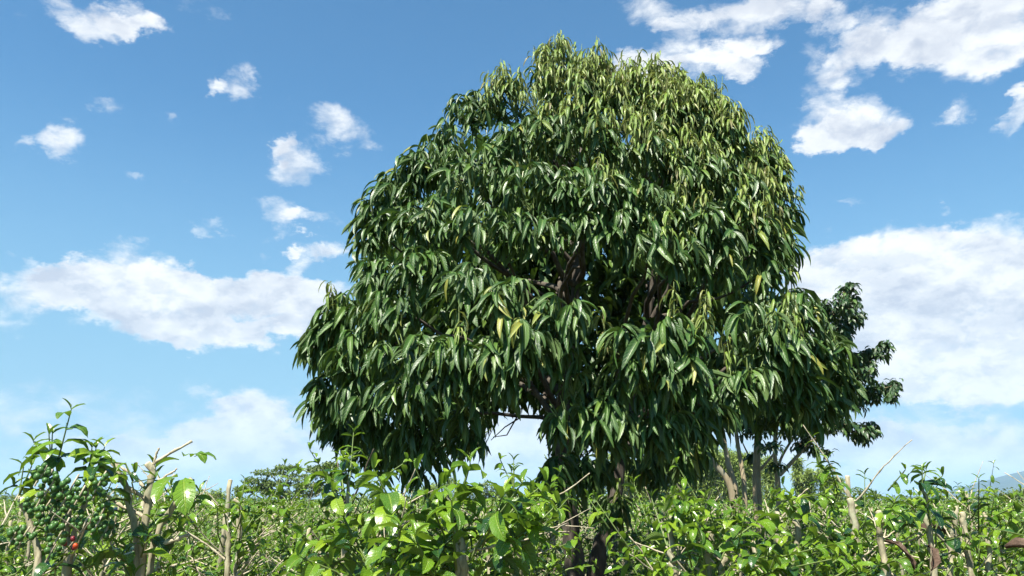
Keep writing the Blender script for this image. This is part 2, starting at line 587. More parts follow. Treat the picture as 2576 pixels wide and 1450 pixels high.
# ------------------------------------------------------------------ ground and far hills
def ground():
    xs = np.concatenate([-np.geomspace(14000, 8, 22), np.linspace(-6, 6, 7), np.geomspace(8, 14000, 22)])
    ys = np.concatenate([[-14000, -2000, -300, -60, -20, -8], np.linspace(-2, 30, 20), np.geomspace(36, 14000, 24)])
    X, Y = np.meshgrid(xs, ys)
    Z = 0.04 * np.sin(X * 1.3) * np.cos(Y * 1.1)
    far = np.clip((np.hypot(X, Y) - 60) / 100, 0, 1)
    Z = Z * (1 - far) - far * .5
    V = np.stack([X, Y, Z], -1).reshape(-1, 3)
    nx = len(xs)
    i, j = np.meshgrid(np.arange(len(ys) - 1), np.arange(nx - 1), indexing='ij')
    Q = np.stack([i * nx + j, i * nx + j + 1, (i + 1) * nx + j + 1, (i + 1) * nx + j], -1).reshape(-1, 4)
    link('ground', mesh_np('ground', V, Q, None, [M['soil']]), kind='structure')


ground()


def mountain():
    # ridge coming in from the right: rises to the right of x = 2440 px, 9 km away
    u = np.linspace(0, 1, 70)
    v = np.linspace(-1, 1, 24)
    U, Vv = np.meshgrid(u, v)
    X = 2590 + U * 4000
    Y = 4500 + Vv * 1300
    prof = 300 * (1 - np.exp(-U * 9.5)) * (1 + .04 * np.sin(U * 31) + .02 * np.sin(U * 67 + 1))
    Z = prof * np.clip(1 - np.abs(Vv) ** 1.4, 0, 1) * (1 + .10 * np.sin(U * 40 + Vv * 9) * (1 - np.abs(Vv))) - 6
    V = np.stack([X, Y, Z], -1).reshape(-1, 3)
    nx = len(u)
    i, j = np.meshgrid(np.arange(len(v) - 1), np.arange(nx - 1), indexing='ij')
    Q = np.stack([i * nx + j, i * nx + j + 1, (i + 1) * nx + j + 1, (i + 1) * nx + j], -1).reshape(-1, 4)
    link('mountain', mesh_np('mountain', V, Q, None, [M['hill']]), kind='structure')
    # low blue foothills in front
    u = np.linspace(0, 1, 120)
    U, Vv = np.meshgrid(u, v)
    X = -3000 + U * 6500
    Y = 3800 + Vv * 500
    prof = 22 + 10 * np.sin(U * 17) + 6 * np.sin(U * 43 + 2)
    Z = prof * np.clip(1 - np.abs(Vv) ** 1.6, 0, 1) - 8
    V = np.stack([X, Y, Z], -1).reshape(-1, 3)
    nx = len(u)
    i, j = np.meshgrid(np.arange(len(v) - 1), np.arange(nx - 1), indexing='ij')
    Q = np.stack([i * nx + j, i * nx + j + 1, (i + 1) * nx + j + 1, (i + 1) * nx + j], -1).reshape(-1, 4)
    link('foothills', mesh_np('foothills', V, Q, None, [M['hill']]), kind='structure')


mountain()

# ------------------------------------------------------------------ leaf shapes
r7 = np.random.default_rng(5)
TREE_T = []
for k in range(7):
    TREE_T.append(leaf_template(W=.20 + .025 * (k % 3), a0=[20, 0, -25, -40, -15, -55, 10][k], a1=[-80, -86, -84, -90, -76, -88, -95][k],
                                fold=[32, 42, 36, 26, 46, 38, 34][k], wave=.008, ph=k * 1.3, bend=[.5, .45, .5, .6, .5, .5, .5][k],
                                tip=.85, basep=.62, side=[.05, -.08, .1, 0, -.05, .07, -.1][k]))
YOUNG_T = [leaf_template(W=.17, a0=a0, a1=-90, fold=40, rows=4, across=2, bend=.35, side=sd, tip=.9) for a0, sd in ((10, .05), (-30, -.08), (30, .1))]
FILL_T = [leaf_template(W=.28, a0=a0, a1=-82, fold=20, rows=3, across=2, bend=.7) for a0 in (25, -5, -40)]
COF_T = []
for k in range(6):
    COF_T.append(leaf_template(W=.38 + .03 * (k % 3), a0=[35, 15, 45, 0, 25, -15][k], a1=[-45, -60, -75, -70, -20, -85][k],
                               fold=[16, 24, 12, 20, 28, 14][k], wave=.022, ph=k * 1.7, bend=.9, tip=.75, basep=.7, side=[.04, -.05, .06, 0, -.06, .03][k]))
SMALL_T = [leaf_template(W=.42, a0=a0, a1=a1, fold=18, rows=3, across=2, bend=.9) for a0, a1 in ((30, -50), (10, -70), (45, -20))]
FAR_T = [leaf_template(W=.5, a0=a0, a1=a1, fold=15, rows=2, across=2) for a0, a1 in ((20, -40), (-10, -70), (60, 10))]
BLADE_T = [leaf_template(W=.16, a0=a0, a1=a1, fold=15, rows=2, across=2) for a0, a1 in ((30, -50), (-10, -75), (70, -10))]

TREE_MESH = template_meshes('leaf', TREE_T, [M['leaf']])
COF_MESH = template_meshes('coffee_leaf', COF_T, [M['coffee'], M['coffee_dark']])

# ------------------------------------------------------------------ the big tree
TY = 6.3
LOBES = [  # centre and half size in the picture; last number pulls it towards the camera
    (1410, 215, 95, 75, 0), (1500, 245, 90, 80, 0), (1610, 275, 95, 80, 0), (1720, 320, 90, 85, 0), (1800, 370, 80, 80, 0),
    (1920, 455, 62, 70, 0), (1300, 265, 70, 70, 0), (1195, 300, 80, 70, 0),
    (1360, 270, 75, 60, 0), (1455, 265, 75, 60, .05), (1560, 300, 80, 65, .05), (1660, 335, 80, 65, .05), (1245, 275, 65, 60, 0), (1860, 440, 60, 60, 0), (1955, 545, 45, 60, 0), (1775, 320, 65, 60, 0),
    (1145, 355, 65, 60, 0), (1050, 450, 65, 60, 0), (955, 535, 50, 55, 0), (1680, 270, 60, 55, 0), (1960, 630, 40, 55, 0),
    (1330, 370, 110, 75, .1), (1460, 360, 110, 80, .15), (1600, 400, 110, 85, .1), (1730, 450, 100, 85, .1), (1850, 520, 85, 80, 0),
    (1100, 420, 90, 75, 0), (1200, 450, 100, 80, .1), (1010, 500, 80, 70, 0), (1350, 490, 110, 75, .2), (1480, 500, 110, 75, .25),
    (1620, 540, 110, 80, .2), (1760, 590, 100, 80, .1), (1900, 620, 70, 80, 0), (960, 590, 65, 85, 0),
    (1080, 570, 90, 70, .1), (1210, 580, 100, 65, .2), (1330, 590, 90, 55, .15), (1650, 640, 100, 65, .2), (1560, 590, 80, 55, .2), (1920, 690, 55, 60, 0),
    (1800, 680, 80, 60, 0), (1440, 585, 70, 45, .1),
    (960, 720, 70, 65, 0), (1060, 690, 80, 60, .1), (870, 800, 70, 60, 0), (980, 800, 90, 65, .1), (1200, 730, 80, 60, .35), (1290, 770, 90, 60, .4),
    (820, 870, 60, 55, 0), (920, 900, 90, 60, .1), (1040, 900, 100, 60, .25), (1160, 900, 85, 60, .3), (1320, 860, 100, 70, .5), (1420, 830, 70, 80, .45),
    (1270, 930, 90, 60, .35), (840, 1000, 60, 65, 0), (940, 1000, 90, 60, .15), (1060, 990, 90, 60, .25), (1170, 990, 70, 60, .2),
    (1590, 880, 80, 60, .4), (1680, 860, 90, 60, .4), (1730, 940, 80, 70, .4), (1620, 960, 80, 60, .35),
    (1880, 830, 80, 65, .1), (1990, 800, 70, 60, 0), (2060, 880, 60, 65, 0), (1960, 900, 90, 70, .15), (2080, 970, 60, 65, 0), (1980, 990, 80, 60, .1), (1880, 950, 70, 60, .1),
    (1430, 1050, 60, 60, .3), (1530, 1070, 70, 70, .3), (1660, 1070, 80, 65, .3), (1760, 1040, 60, 60, .2), (1840, 990, 50, 50, .1),
    (870, 1080, 50, 45, 0), (970, 1090, 75, 55, .2), (1090, 1100, 75, 55, .3), (1180, 1080, 60, 50, .1), (1060, 1160, 70, 35, 0), (960, 1140, 60, 35, 0),
    (1620, 1150, 60, 40, -.2), (1720, 1130, 50, 40, 0), (2040, 1020, 60, 40, 0), (1440, 960, 60, 50, .1), (1390, 1170, 25, 35, 0), (1480, 1180, 50, 50, -.5), (1400, 1250, 30, 25, -.2), (1540, 1270, 30, 40, -.3),
]


HOLLOWS = [  # gaps between the tiers of the crown, open towards the front: centre and half size in the picture
    (1440, 690, 130, 55), (1580, 740, 130, 60), (1690, 775, 80, 40), (1790, 790, 55, 60), (1110, 830, 70, 35), (1010, 855, 50, 20),
    (1325, 272, 50, 32), (1180, 380, 35, 35), (1590, 360, 40, 28), (1850, 900, 45, 60), (1500, 900, 45, 70), (1380, 1010, 45, 55),
    (1120, 1040, 70, 22), (1880, 700, 35, 40), (1480, 1010, 30, 40), (1800, 960, 30, 50), (1240, 850, 25, 30)]


CLEAR = [(1300, 1150, 92, 85), (1345, 1095, 45, 40)]   # open under the arching limb, right through the crown


def hollow(A, ymax=TY + .35):
    P = A[:, 0:3] - np.array([0, 0, CAM_Z + 0.0])
    P = P - np.array([0, 0, .08])
    zc = P @ _F
    px = 1288 + FPX * (P @ _R) / zc
    py = 725 - FPX * (P @ _U) / zc
    keep = np.ones(len(A), bool)
    for (x, y, rx, ry) in HOLLOWS:
        keep &= ~((((px - x) / rx) ** 2 + ((py - y) / ry) ** 2 < 1.3) & (A[:, 1] < ymax))
    for (x, y, rx, ry) in CLEAR:
        for dy in (-10, 35):
            keep &= ~(((px - x) / rx) ** 2 + ((py + dy - y) / ry) ** 2 < 1)
    return A[keep], keep


def main_tree():
    r = np.random.default_rng(21)
    base = at(1455, 1450, TY)
    bx = base[0]
    root = link('broadleaf_tree', None, None, 'large round-crowned tree with drooping glossy leaves rising above the coffee bushes', 'tree')
    root.location = (bx, TY, 0)
    O = np.array([bx, TY, 0.0])
    # trunks
    p1 = [np.array([bx + .02, TY + .02, -.1])] + [at(x, y, TY) for x, y in ((1448, 1430), (1437, 1340), (1424, 1240), (1413, 1140), (1416, 1040), (1430, 900), (1450, 740), (1452, 560), (1450, 400))]
    p2 = [np.array([bx + .06, TY + .06, -.1])] + [at(x, y, TY + .1) for x, y in ((1490, 1440), (1520, 1360), (1545, 1260), (1560, 1160), (1580, 1040), (1610, 900), (1640, 740), (1650, 560))]
    trunks = []
    for P, r0, r1 in ((p1, .088, .02), (p2, .082, .018)):
        P = np.array(P)
        t = np.linspace(0, 1, len(P))
        tt = np.linspace(0, 1, 34)
        Q = np.stack([np.interp(tt, t, P[:, i]) for i in range(3)], 1)
        for _ in range(3):
            Q[1:-1] = (Q[:-2] + 2 * Q[1:-1] + Q[2:]) / 4
        Q += r.standard_normal(Q.shape) * .004
        rad = r0 + (r1 - r0) * tt ** .9
        rad[:3] *= (1.35, 1.2, 1.08)
        trunks.append(Q)
        link('trunk', Tubes().add(Q - O, rad, 14, rough=.03, r=r).mesh('trunk', [M['bark']]), root)
    # lobes in space
    cz0 = at(1450, 690, TY)
    front, back = [], []
    for (px, py, rx, ry, pull) in LOBES:
        nx, ny = (px - 1450) / 745.0, (py - 690) / 640.0
        dep = 1.75 * math.sqrt(max(0.02, 1 - nx * nx - ny * ny))
        Y = TY - dep + .25 - pull * .40 - (.5 * min(1, max(0, (py - 560) / 480.0)) if pull >= 0 else 0)
        c = at(px, py, Y)
        s = Y / FPX
        front.append((c, np.array([rx * s, rx * s * .95, ry * s])))
        if py < 1160 and pull > -.1:
            c2 = at(px, py, TY).copy()
            c2[0] += r.normal(0, .12)
            c2[2] += r.normal(0, .10)
            c2[1] = TY + dep * r.uniform(.75, 1.0)
            k = TY / FPX
            back.append((c2, np.array([rx * k, rx * k, ry * k])))
    L = Leaves()
    tw = Tubes()
    cand = []

    def shoot(tip, d, az0, nleaf, Lm, young, fr, flag):
        # d: direction of the shoot
        st = tip - d * r.uniform(.16, .26)
        pts = np.array([st - np.array([0, 0, .02]), (st + tip) / 2 + r.normal(0, .008, 3), tip])
        tw.add(pts, [.005, .004, .0025], 4, mi=0 if not young else 1)
        ph = r.uniform(0, 6.28)
        for i in range(nleaf):
            f = r.uniform(0.15, 1) if i > 2 else 1.0
            pos = st + (tip - st) * f
            yaw = ph + i * 2.4 + r.normal(0, .3)
            if fr and r.random() < .45:
                yaw = az0 + r.normal(0, .7)
            Ln = Lm * r.uniform(.55, 1.15)
            L.add(pos, yaw, r.normal(0, .18), r.normal(0, .35), Ln, r.uniform(.8, 1.15), r.integers(0, 7))
            cand.append(flag)
        if young:
            up = d * .35 + np.array([0, 0, 1.0])
            up /= np.linalg.norm(up)
            ln = r.uniform(.10, .24)
            for i in range(r.integers(16, 30)):
                pos = tip + up * r.uniform(-.05, 1) * ln + r.normal(0, .013, 3)
                YL.add(pos, r.uniform(0, 6.28), r.normal(0, .1), r.normal(0, .2), r.uniform(.06, .145), r.uniform(.8, 1.2), r.integers(0, 3))
            tw.add(np.array([tip, tip + up * ln]), [.004, .0015], 4, mi=1)

    YL = Leaves()
    for isf, lobes in ((True, front), (False, back)):
        for (c, R) in lobes:
            area = (R[0] * R[2]) ** .5
            n = int(np.clip(area * area * (620 if isf else 330), 10, 76))
            outw = c - cz0
            outw = outw / (np.linalg.norm(outw) + 1e-6)
            k = 0
            tries = 0
            while k < n and tries < n * 12:
                tries += 1
                d = r.standard_normal(3)
                d /= np.linalg.norm(d)
                if d[2] < -.45 or np.dot(d, outw) < -.35:
                    continue
                if isf and d[1] > .45:
                    continue
                rad = r.uniform(.7, 1.0)
                tip = c + d * R * rad + np.array([0, 0, .04])
                hz = (tip[2] - 2.0) / 3.2
                right = (tip[0] - bx) / 2.0
                pyoung = np.clip((hz - .5) * 2.0 + .9 * right, 0, .95) if hz > .42 else (.08 if right > 0 else .02)
                if d[2] < .1:
                    pyoung *= .7
                dirn = d * .8 + np.array([0, 0, .75])
                dirn /= np.linalg.norm(dirn)
                young = r.random() < pyoung
                az0 = math.atan2(-d[0], d[1])
                shoot(tip, dirn, az0, r.integers(6, 10), r.uniform(.165, .225) * np.interp(hz, [.35, .75], [1.0, .70]), young, True, isf and d[1] < .1 and rad > .75)
                k += 1
    # limbs reaching the lobes
    allc = front[::2] + back[::3]
    for (c, R) in allc:
        tr = trunks[0] if c[0] < bx + .15 else trunks[1]
        dist = np.linalg.norm((tr - c) * [1, 1, .7], axis=1)
        cand_i = np.where((tr[:, 2] < c[2] + .1) & (tr[:, 2] > 2.15))[0]
        if len(cand_i) == 0:
            cand_i = np.where(tr[:, 2] > 2.15)[0][:1]
        i = cand_i[np.argmin(np.abs(tr[cand_i, 2] - (c[2] - .45 * np.linalg.norm((tr[cand_i[0]] - c)[:2]))))]
        P = wobble(tr[i], c, 9, .03, r, -.06)
        D = P[2:] - np.array([0, 0, CAM_Z])
        mx, my = 1288 + FPX * D[:, 0] / (D @ _F), 725 - FPX * (D @ _U) / (D @ _F)
        if np.any(((mx - 1300) / 130) ** 2 + ((my - 1090) / 110) ** 2 < 1):
            continue
        link('branch', Tubes().add(P - O, np.linspace(.026, .006, 9), 7, rough=.04, r=r).mesh('branch', [M['bark']]), root)
    # the bare arching limb seen against the sky left of the trunk
    P = np.array([at(1418, 1090, TY), at(1395, 1060, TY - .05), at(1360, 1050, TY - .1), at(1310, 1048, TY - .2), at(1240, 1040, TY - .3), at(1150, 1040, TY - .5)])
    link('branch', Tubes().add(P - O, np.linspace(.02, .010, 6), 8).mesh('branch', [M['bark']]), root)
    for pp in (((1310, 1050), (1270, 1075), (1235, 1108)), ((1300, 1050), (1275, 1095), (1240, 1100))):
        link('branch', Tubes().add(np.array([at(x, y, TY - .2) for x, y in pp]) - O, np.linspace(.007, .003, 3), 6).mesh('branch', [M['bark']]), root)
    # inner leaves that close the crown
    F = Leaves()
    k = 0
    while k < 7600:
        q = r.uniform(-1, 1, 3)
        if np.dot(q, q) > .95:
            continue
        pos = np.array([at(1450, 690, TY)[0] + q[0] * 1.95, TY + .15 + q[1] * 1.55, at(1450, 690, TY)[2] + q[2] * 1.62])
        if q[1] < -.45 or (q[1] < .1 and k % 3) or (pos[2] < 2.25 and abs(pos[0] - bx - .1) < .55):
            continue
        F.add(pos, r.uniform(0, 6.28), r.normal(0, .2), r.normal(0, .3), r.uniform(.18, .24), 1.0, r.integers(0, 3))
        k += 1
    A = L.arr()
    cand = np.array(cand)
    A, k1 = hollow(A)
    cand = cand[k1]
    A[:, 0:3] -= O
    Yg = YL.arr()
    Yg[:, 0:3] -= O
    Fi, _ = hollow(F.arr(), TY - .1)
    Fi[:, 0:3] -= O
    # the 300 that show largest become objects
    score = np.where(cand, A[:, 6] * A[:, 7] ** .5 / (A[:, 1] + TY) + r.uniform(0, .004, len(A)), 0)
    order = np.argsort(-score)
    idx = np.zeros(len(A), bool)
    idx[order[:295]] = True
    crown = link('crown', build_leaves('crown', A[~idx], TREE_T, [M['leaf']]), root, kind='stuff')
    leaf_objects(A[idx], TREE_MESH, crown)
    link('young_leaves', build_leaves('young_leaves', Yg, YOUNG_T, [M['leaf_young']]), root, 'small limp yellow-green and bronze new leaves at the shoot tips', kind='stuff')
    link('inner_leaves', build_leaves('inner_leaves', Fi, FILL_T, [M['leaf']]), root, kind='stuff')
    tm = tw.mesh('shoots', [M['green_twig'], M['green_twig']])
    tm.transform(Matrix.Translation(-Vector(O)))
    link('shoots', tm, root, kind='stuff')
    print('tree leaves', len(A), len(Yg), len(Fi))


main_tree()


# ------------------------------------------------------------------ the three trees behind on the right
def back_tree(label, stems, lobes, Y, leafL, seed, density=1.0, group=None):
    r = np.random.default_rng(seed)
    b = at(stems[0][0][0][0], 1258, Y)
    O = np.array([b[0], Y, 0.0])
    root = link('young_tree', None, None, label, 'tree')
    root.location = O
    for k, (pts, r0, r1) in enumerate(stems):
        P = [at(x, y, Y + (.15 * k if y < 1200 else .05 * k)) for x, y in pts]
        if pts[0][1] > 1215:
            g = P[0].copy()
            g[2] = -.1
            g[0] += (O[0] - g[0]) * .6
            P = [g] + P
        P = np.array(P)
        t = np.linspace(0, 1, len(P))
        tt = np.linspace(0, 1, 16)
        Q = np.stack([np.interp(tt, t, P[:, i]) for i in range(3)], 1)
        for _ in range(2):
            Q[1:-1] = (Q[:-2] + 2 * Q[1:-1] + Q[2:]) / 4
        link('trunk' if pts[0][1] > 1215 else 'branch', Tubes().add(Q - O, np.linspace(r0, r1, 16) * .78, 9, rough=.04, r=r).mesh('trunk', [M['pale_bark']]), root)
    L = Leaves()
    tw = Tubes()
    for (px, py, rx, ry) in lobes:
        Yc = Y + r.uniform(-.5, .5)
        c = at(px, py, Yc)
        s = Yc / FPX
        R = np.array([rx * s, rx * s, ry * s])
        n = int(np.clip(R[0] * R[2] * 260 * density, 5, 60))
        for _ in range(n):
            d = r.standard_normal(3)
            d /= np.linalg.norm(d)
            if d[2] < -.6:
                d[2] *= -1
            tip = c + d * R * r.uniform(.4, 1)
            for i in range(r.integers(5, 9)):
                L.add(tip + r.normal(0, .02, 3), r.uniform(0, 6.28), r.normal(0, .2), r.normal(0, .3), leafL * r.uniform(.75, 1.15), 1.15, r.integers(0, 3))
            tw.add(np.array([c + d * R * .1, tip]), [.008, .004], 4)
    A = L.arr()
    A[:, 0:3] -= O
    link('crown', build_leaves('crown', A, FILL_T, [M['leaf_back_shaded']]), root, kind='stuff')
    tm = tw.mesh('twigs', [M['pale_bark']])
    tm.transform(Matrix.Translation(-Vector(O)))
    link('twigs', tm, root, kind='stuff')


BY = 13.5
back_tree('slender tree on three pale leaning stems behind the big tree', [
    ([(1848, 1240), (1822, 1194), (1799, 1170), (1760, 1110), (1730, 1050)], .085, .04),
    ([(1853, 1235), (1834, 1176), (1827, 1145), (1815, 1060)], .085, .04),
    ([(1875, 1225), (1862, 1156), (1852, 1096), (1846, 1000)], .06, .035)],
    [(1780, 1060, 60, 40), (1830, 1040, 60, 50), (1860, 1000, 70, 60), (1760, 980, 70, 60), (1840, 930, 90, 70), (1780, 1110, 30, 20)], BY, .18, 31)
back_tree('slender tree on two close upright stems with dappled pale bark', [
    ([(1898, 1240), (1898, 1186), (1900, 1137), (1904, 1050)], .055, .035),
    ([(1909, 1240), (1908, 1190), (1908, 1140), (1915, 1040)], .06, .035),
    ([(1910, 1184), (1943, 1148), (1965, 1110)], .035, .02),
    ([(1898, 1172), (1880, 1140), (1863, 1104)], .025, .012)],
    [(1900, 1090, 40, 40), (1930, 1130, 30, 25), (1890, 1040, 60, 40), (1950, 1060, 60, 40), (1920, 980, 80, 60), (1985, 960, 70, 60), (1885, 1150, 12, 14), (1950, 1175, 25, 12), (1930, 900, 80, 60)], BY + .5, .18, 32)
back_tree('slender tree with forked pale trunk and dark plume-like branch tips against the white cloud', [
    ([(1956, 1235), (1957, 1200), (1953, 1178), (1946, 1139), (1950, 1060), (1990, 940), (2060, 850), (2120, 760)], .075, .018),
    ([(1961, 1196), (2007, 1147), (2045, 1104), (2110, 1070), (2180, 1070)], .05, .015),
    ([(1958, 1172), (1970, 1140), (2030, 1050), (2120, 990), (2210, 960)], .035, .012)],
    [(2130, 735, 26, 30), (2128, 775, 34, 32), (2150, 805, 34, 26), (2120, 830, 34, 30), (2100, 790, 24, 30), (2010, 738, 24, 16), (2065, 770, 30, 25),
     (2225, 872, 22, 18), (2195, 895, 34, 22), (2160, 910, 38, 28), (2130, 930, 40, 30), (2170, 945, 36, 24), (2250, 970, 20, 16), (2215, 980, 34, 20), (2175, 1000, 42, 26), (2130, 1010, 50, 30), (2240, 1000, 20, 14),
     (2190, 1080, 26, 18), (2160, 1090, 34, 20), (2110, 1070, 50, 26), (2170, 1110, 16, 10), (2060, 1135, 26, 10), (2020, 1120, 34, 14), (2000, 1090, 50, 22),
     (2060, 1000, 80, 50), (2050, 900, 80, 60), (2090, 860, 50, 50)], BY + 1.0, .17, 33, 2.4)


# ------------------------------------------------------------------ far trees
def far_tree(name, label, px, Y, lobes, leafL, n_per, seed, matl, tpl, cat='tree', flat=1.0, trunk=.12, culms=0, group=None):
    r = np.random.default_rng(seed)
    b = at(px, 1258, Y)
    O = np.array([b[0], Y, 0.0])
    root = link(name, None, None, label, cat, group)
    root.location = O
    L = Leaves()
    tw = Tubes()
    for (lx, ly, rx, ry) in lobes:
        Yc = Y + r.uniform(-1, 1) * rx * Y / FPX * .6
        c = at(lx, ly, Yc)
        s = Yc / FPX
        R = np.array([rx * s, rx * s * .9, ry * s])
        if culms:
            # arching culms with feathery sprays
            for _ in range(max(2, int(culms))):
                foot = np.array([c[0] + r.normal(0, R[0] * .25), c[1] + r.normal(0, R[0] * .25), 0])
                tip = c + np.array([r.normal(0, R[0] * .6), r.normal(0, R[0] * .6), R[2] * r.uniform(.35, 1.0)])
                t = np.linspace(0, 1, 9)[:, None]
                mid = np.array([foot[0] + (tip[0] - foot[0]) * .25, foot[1] + (tip[1] - foot[1]) * .25, tip[2] * 1.06])
                P = (1 - t) ** 2 * foot + 2 * t * (1 - t) * mid + t ** 2 * tip
                tw.add(P, np.linspace(.05, .012, 9), 4)
                for _ in range(n_per):
                    f = r.uniform(.12, 1.0)
                    q = P[min(8, int(f * 8))] + (P[min(8, int(f * 8) + 1)] - P[min(8, int(f * 8))]) * r.random()
                    sp = R[0] * .28 * (1.15 - .7 * f)
                    L.add(q + r.normal(0, 1, 3) * [sp, sp, sp * .7], r.uniform(0, 6.28), r.normal(0, .3), r.normal(0, .4), leafL * r.uniform(.6, 1.2), 1.0, r.integers(0, 3))
        else:
            n = n_per
            for _ in range(n):
                d = r.standard_normal(3)
                d /= np.linalg.norm(d)
                q = c + d * R * r.uniform(.35, 1) ** .6 * [1, 1, flat]
                L.add(q, r.uniform(0, 6.28), r.normal(0, .3), r.normal(0, .4), leafL * r.uniform(.6, 1.2), 1.0, r.integers(0, 3))
            P = wobble([O[0], O[1], c[2] * .35], c, 6, .04, r, -.05)
            tw.add(P, np.linspace(trunk * .5, trunk * .15, 6), 5)
    if not culms:
        tr = Tubes().add(np.array([[0, 0, -.2], [.05, 0, b[2] * .4], [0, 0.05, b[2] * .75]]), [trunk, trunk * .8, trunk * .6], 8)
        link('trunk', tr.mesh('trunk', [M['wood_far']]), root)
    A = L.arr()
    A[:, 0:3] -= O
    link('crown' if not culms else 'foliage', build_leaves('crown', A, tpl, [matl]), root, kind='stuff')
    tm = tw.mesh('limbs', [M['wood_far']])
    tm.transform(Matrix.Translation(-Vector(O)))
    link('culms' if culms else 'limbs', tm, root, kind='stuff')


far_tree('spreading_tree', 'distant flat-topped spreading tree beyond the coffee field, left of the big tree', 730, 70,
         [(648, 1212, 40, 8), (680, 1190, 44, 8), (722, 1178, 34, 7), (752, 1202, 46, 8), (798, 1182, 32, 9), (832, 1172, 24, 7), (836, 1200, 34, 9), (700, 1218, 44, 8), (775, 1222, 40, 9), (618, 1232, 30, 6), (690, 1240, 40, 8), (760, 1243, 46, 8), (820, 1232, 40, 10), (665, 1228, 24, 6)],
         .36, 300, 41, M['far_leaf'], FAR_T, trunk=.2)
bam = [
    ('broad pale green bamboo clump behind the leaning stems', 1790, 95, [(1700, 1200, 40, 55), (1745, 1188, 50, 55), (1790, 1185, 50, 50), (1840, 1190, 45, 55), (1880, 1190, 40, 50), (1660, 1215, 40, 45), (1620, 1225, 40, 40), (1765, 1200, 60, 50), (1850, 1205, 50, 50), (1720, 1215, 60, 40), (1650, 1200, 40, 45)], 17, 240),
    ('low pale bamboo thicket seen between the two dark trunks', 1570, 95, [(1560, 1200, 50, 50), (1600, 1210, 40, 45), (1500, 1215, 40, 40)], 14, 200),
    ('tall pointed bamboo clump standing clear of its neighbours beneath the cloud', 2015, 100, [(2008, 1212, 16, 55), (2035, 1222, 24, 35)], 11, 190),
    ('small rounded bamboo clump beside the tall pointed one', 2085, 100, [(2075, 1215, 20, 40), (2110, 1232, 20, 28)], 10, 170),
    ('yellowish bamboo clump between the forked tree and its twin-stemmed neighbour', 1925, 100, [(1925, 1208, 30, 44), (1940, 1192, 16, 40)], 10, 170),
    ('pale feathery bamboo on the skyline near the bare-topped stump', 510, 120, [(480, 1262, 26, 18), (520, 1262, 26, 16), (548, 1256, 16, 20)], 7, 110),
    ('hazy feathery bamboo hanging below the low edge of the big crown', 1125, 110, [(1090, 1245, 30, 22), (1130, 1232, 26, 30), (1060, 1250, 24, 16)], 7, 120),
]
for i, (lab, px, Y, lobes, cu, npr) in enumerate(bam):
    far_tree('bamboo_clump', lab, px, Y, lobes, .75, npr, 60 + i, M['bamboo'], BLADE_T, 'bamboo', culms=cu, group='bamboo clumps beyond the field')
far_tree('distant_tree', 'distant grey-green round tree on the skyline, under the arched limb', 1225, 90, [(1225, 1232, 24, 20), (1205, 1245, 28, 16), (1250, 1245, 26, 14)], .4, 260, 81, M['far_leaf'], FAR_T)
far_tree('distant_tree', 'distant low dark tree at the foot of the blue mountain slope', 2560, 40, [(2530, 1262, 30, 16), (2570, 1255, 40, 20), (2620, 1250, 50, 24)], .22, 420, 82, M['far_leaf'], FAR_T, trunk=.1)
far_tree('distant_tree', 'distant rounded bush-like tree on the skyline beside the small bamboo clump', 2160, 90, [(2150, 1245, 26, 18), (2190, 1248, 26, 14)], .38, 240, 83, M['far_leaf'], FAR_T)
far_tree('distant_tree', 'distant bushy tree behind the twin pale stems', 1890, 85, [(1870, 1225, 26, 24), (1895, 1235, 26, 20)], .38, 280, 84, M['far_leaf'], FAR_T)


def treeline():
    r = np.random.default_rng(91)
    L = Leaves()
    for k in range(9000):
        Y = r.uniform(130, 200)
        x = r.uniform(-.95, .95) * Y
        h = 2.2 + 1.6 * math.sin(x * .11) * math.sin(x * .043 + 1) + r.uniform(0, .6)
        L.add((x, Y, r.uniform(.0, 1) ** .6 * max(.8, h)), r.uniform(0, 6.28), r.normal(0, .3), r.normal(0, .4), r.uniform(.6, 1.2), 1.2, r.integers(0, 3))
    link('distant_thicket', build_leaves('distant_thicket', L.arr(), FAR_T, [M['far_leaf']]), None, 'low distant thicket along the skyline beyond the coffee field', 'thicket', kind='stuff')


treeline()


# ------------------------------------------------------------------ coffee bushes
KNOB = np.where(np.arange(13) % 3 == 0, 1.35, .92)


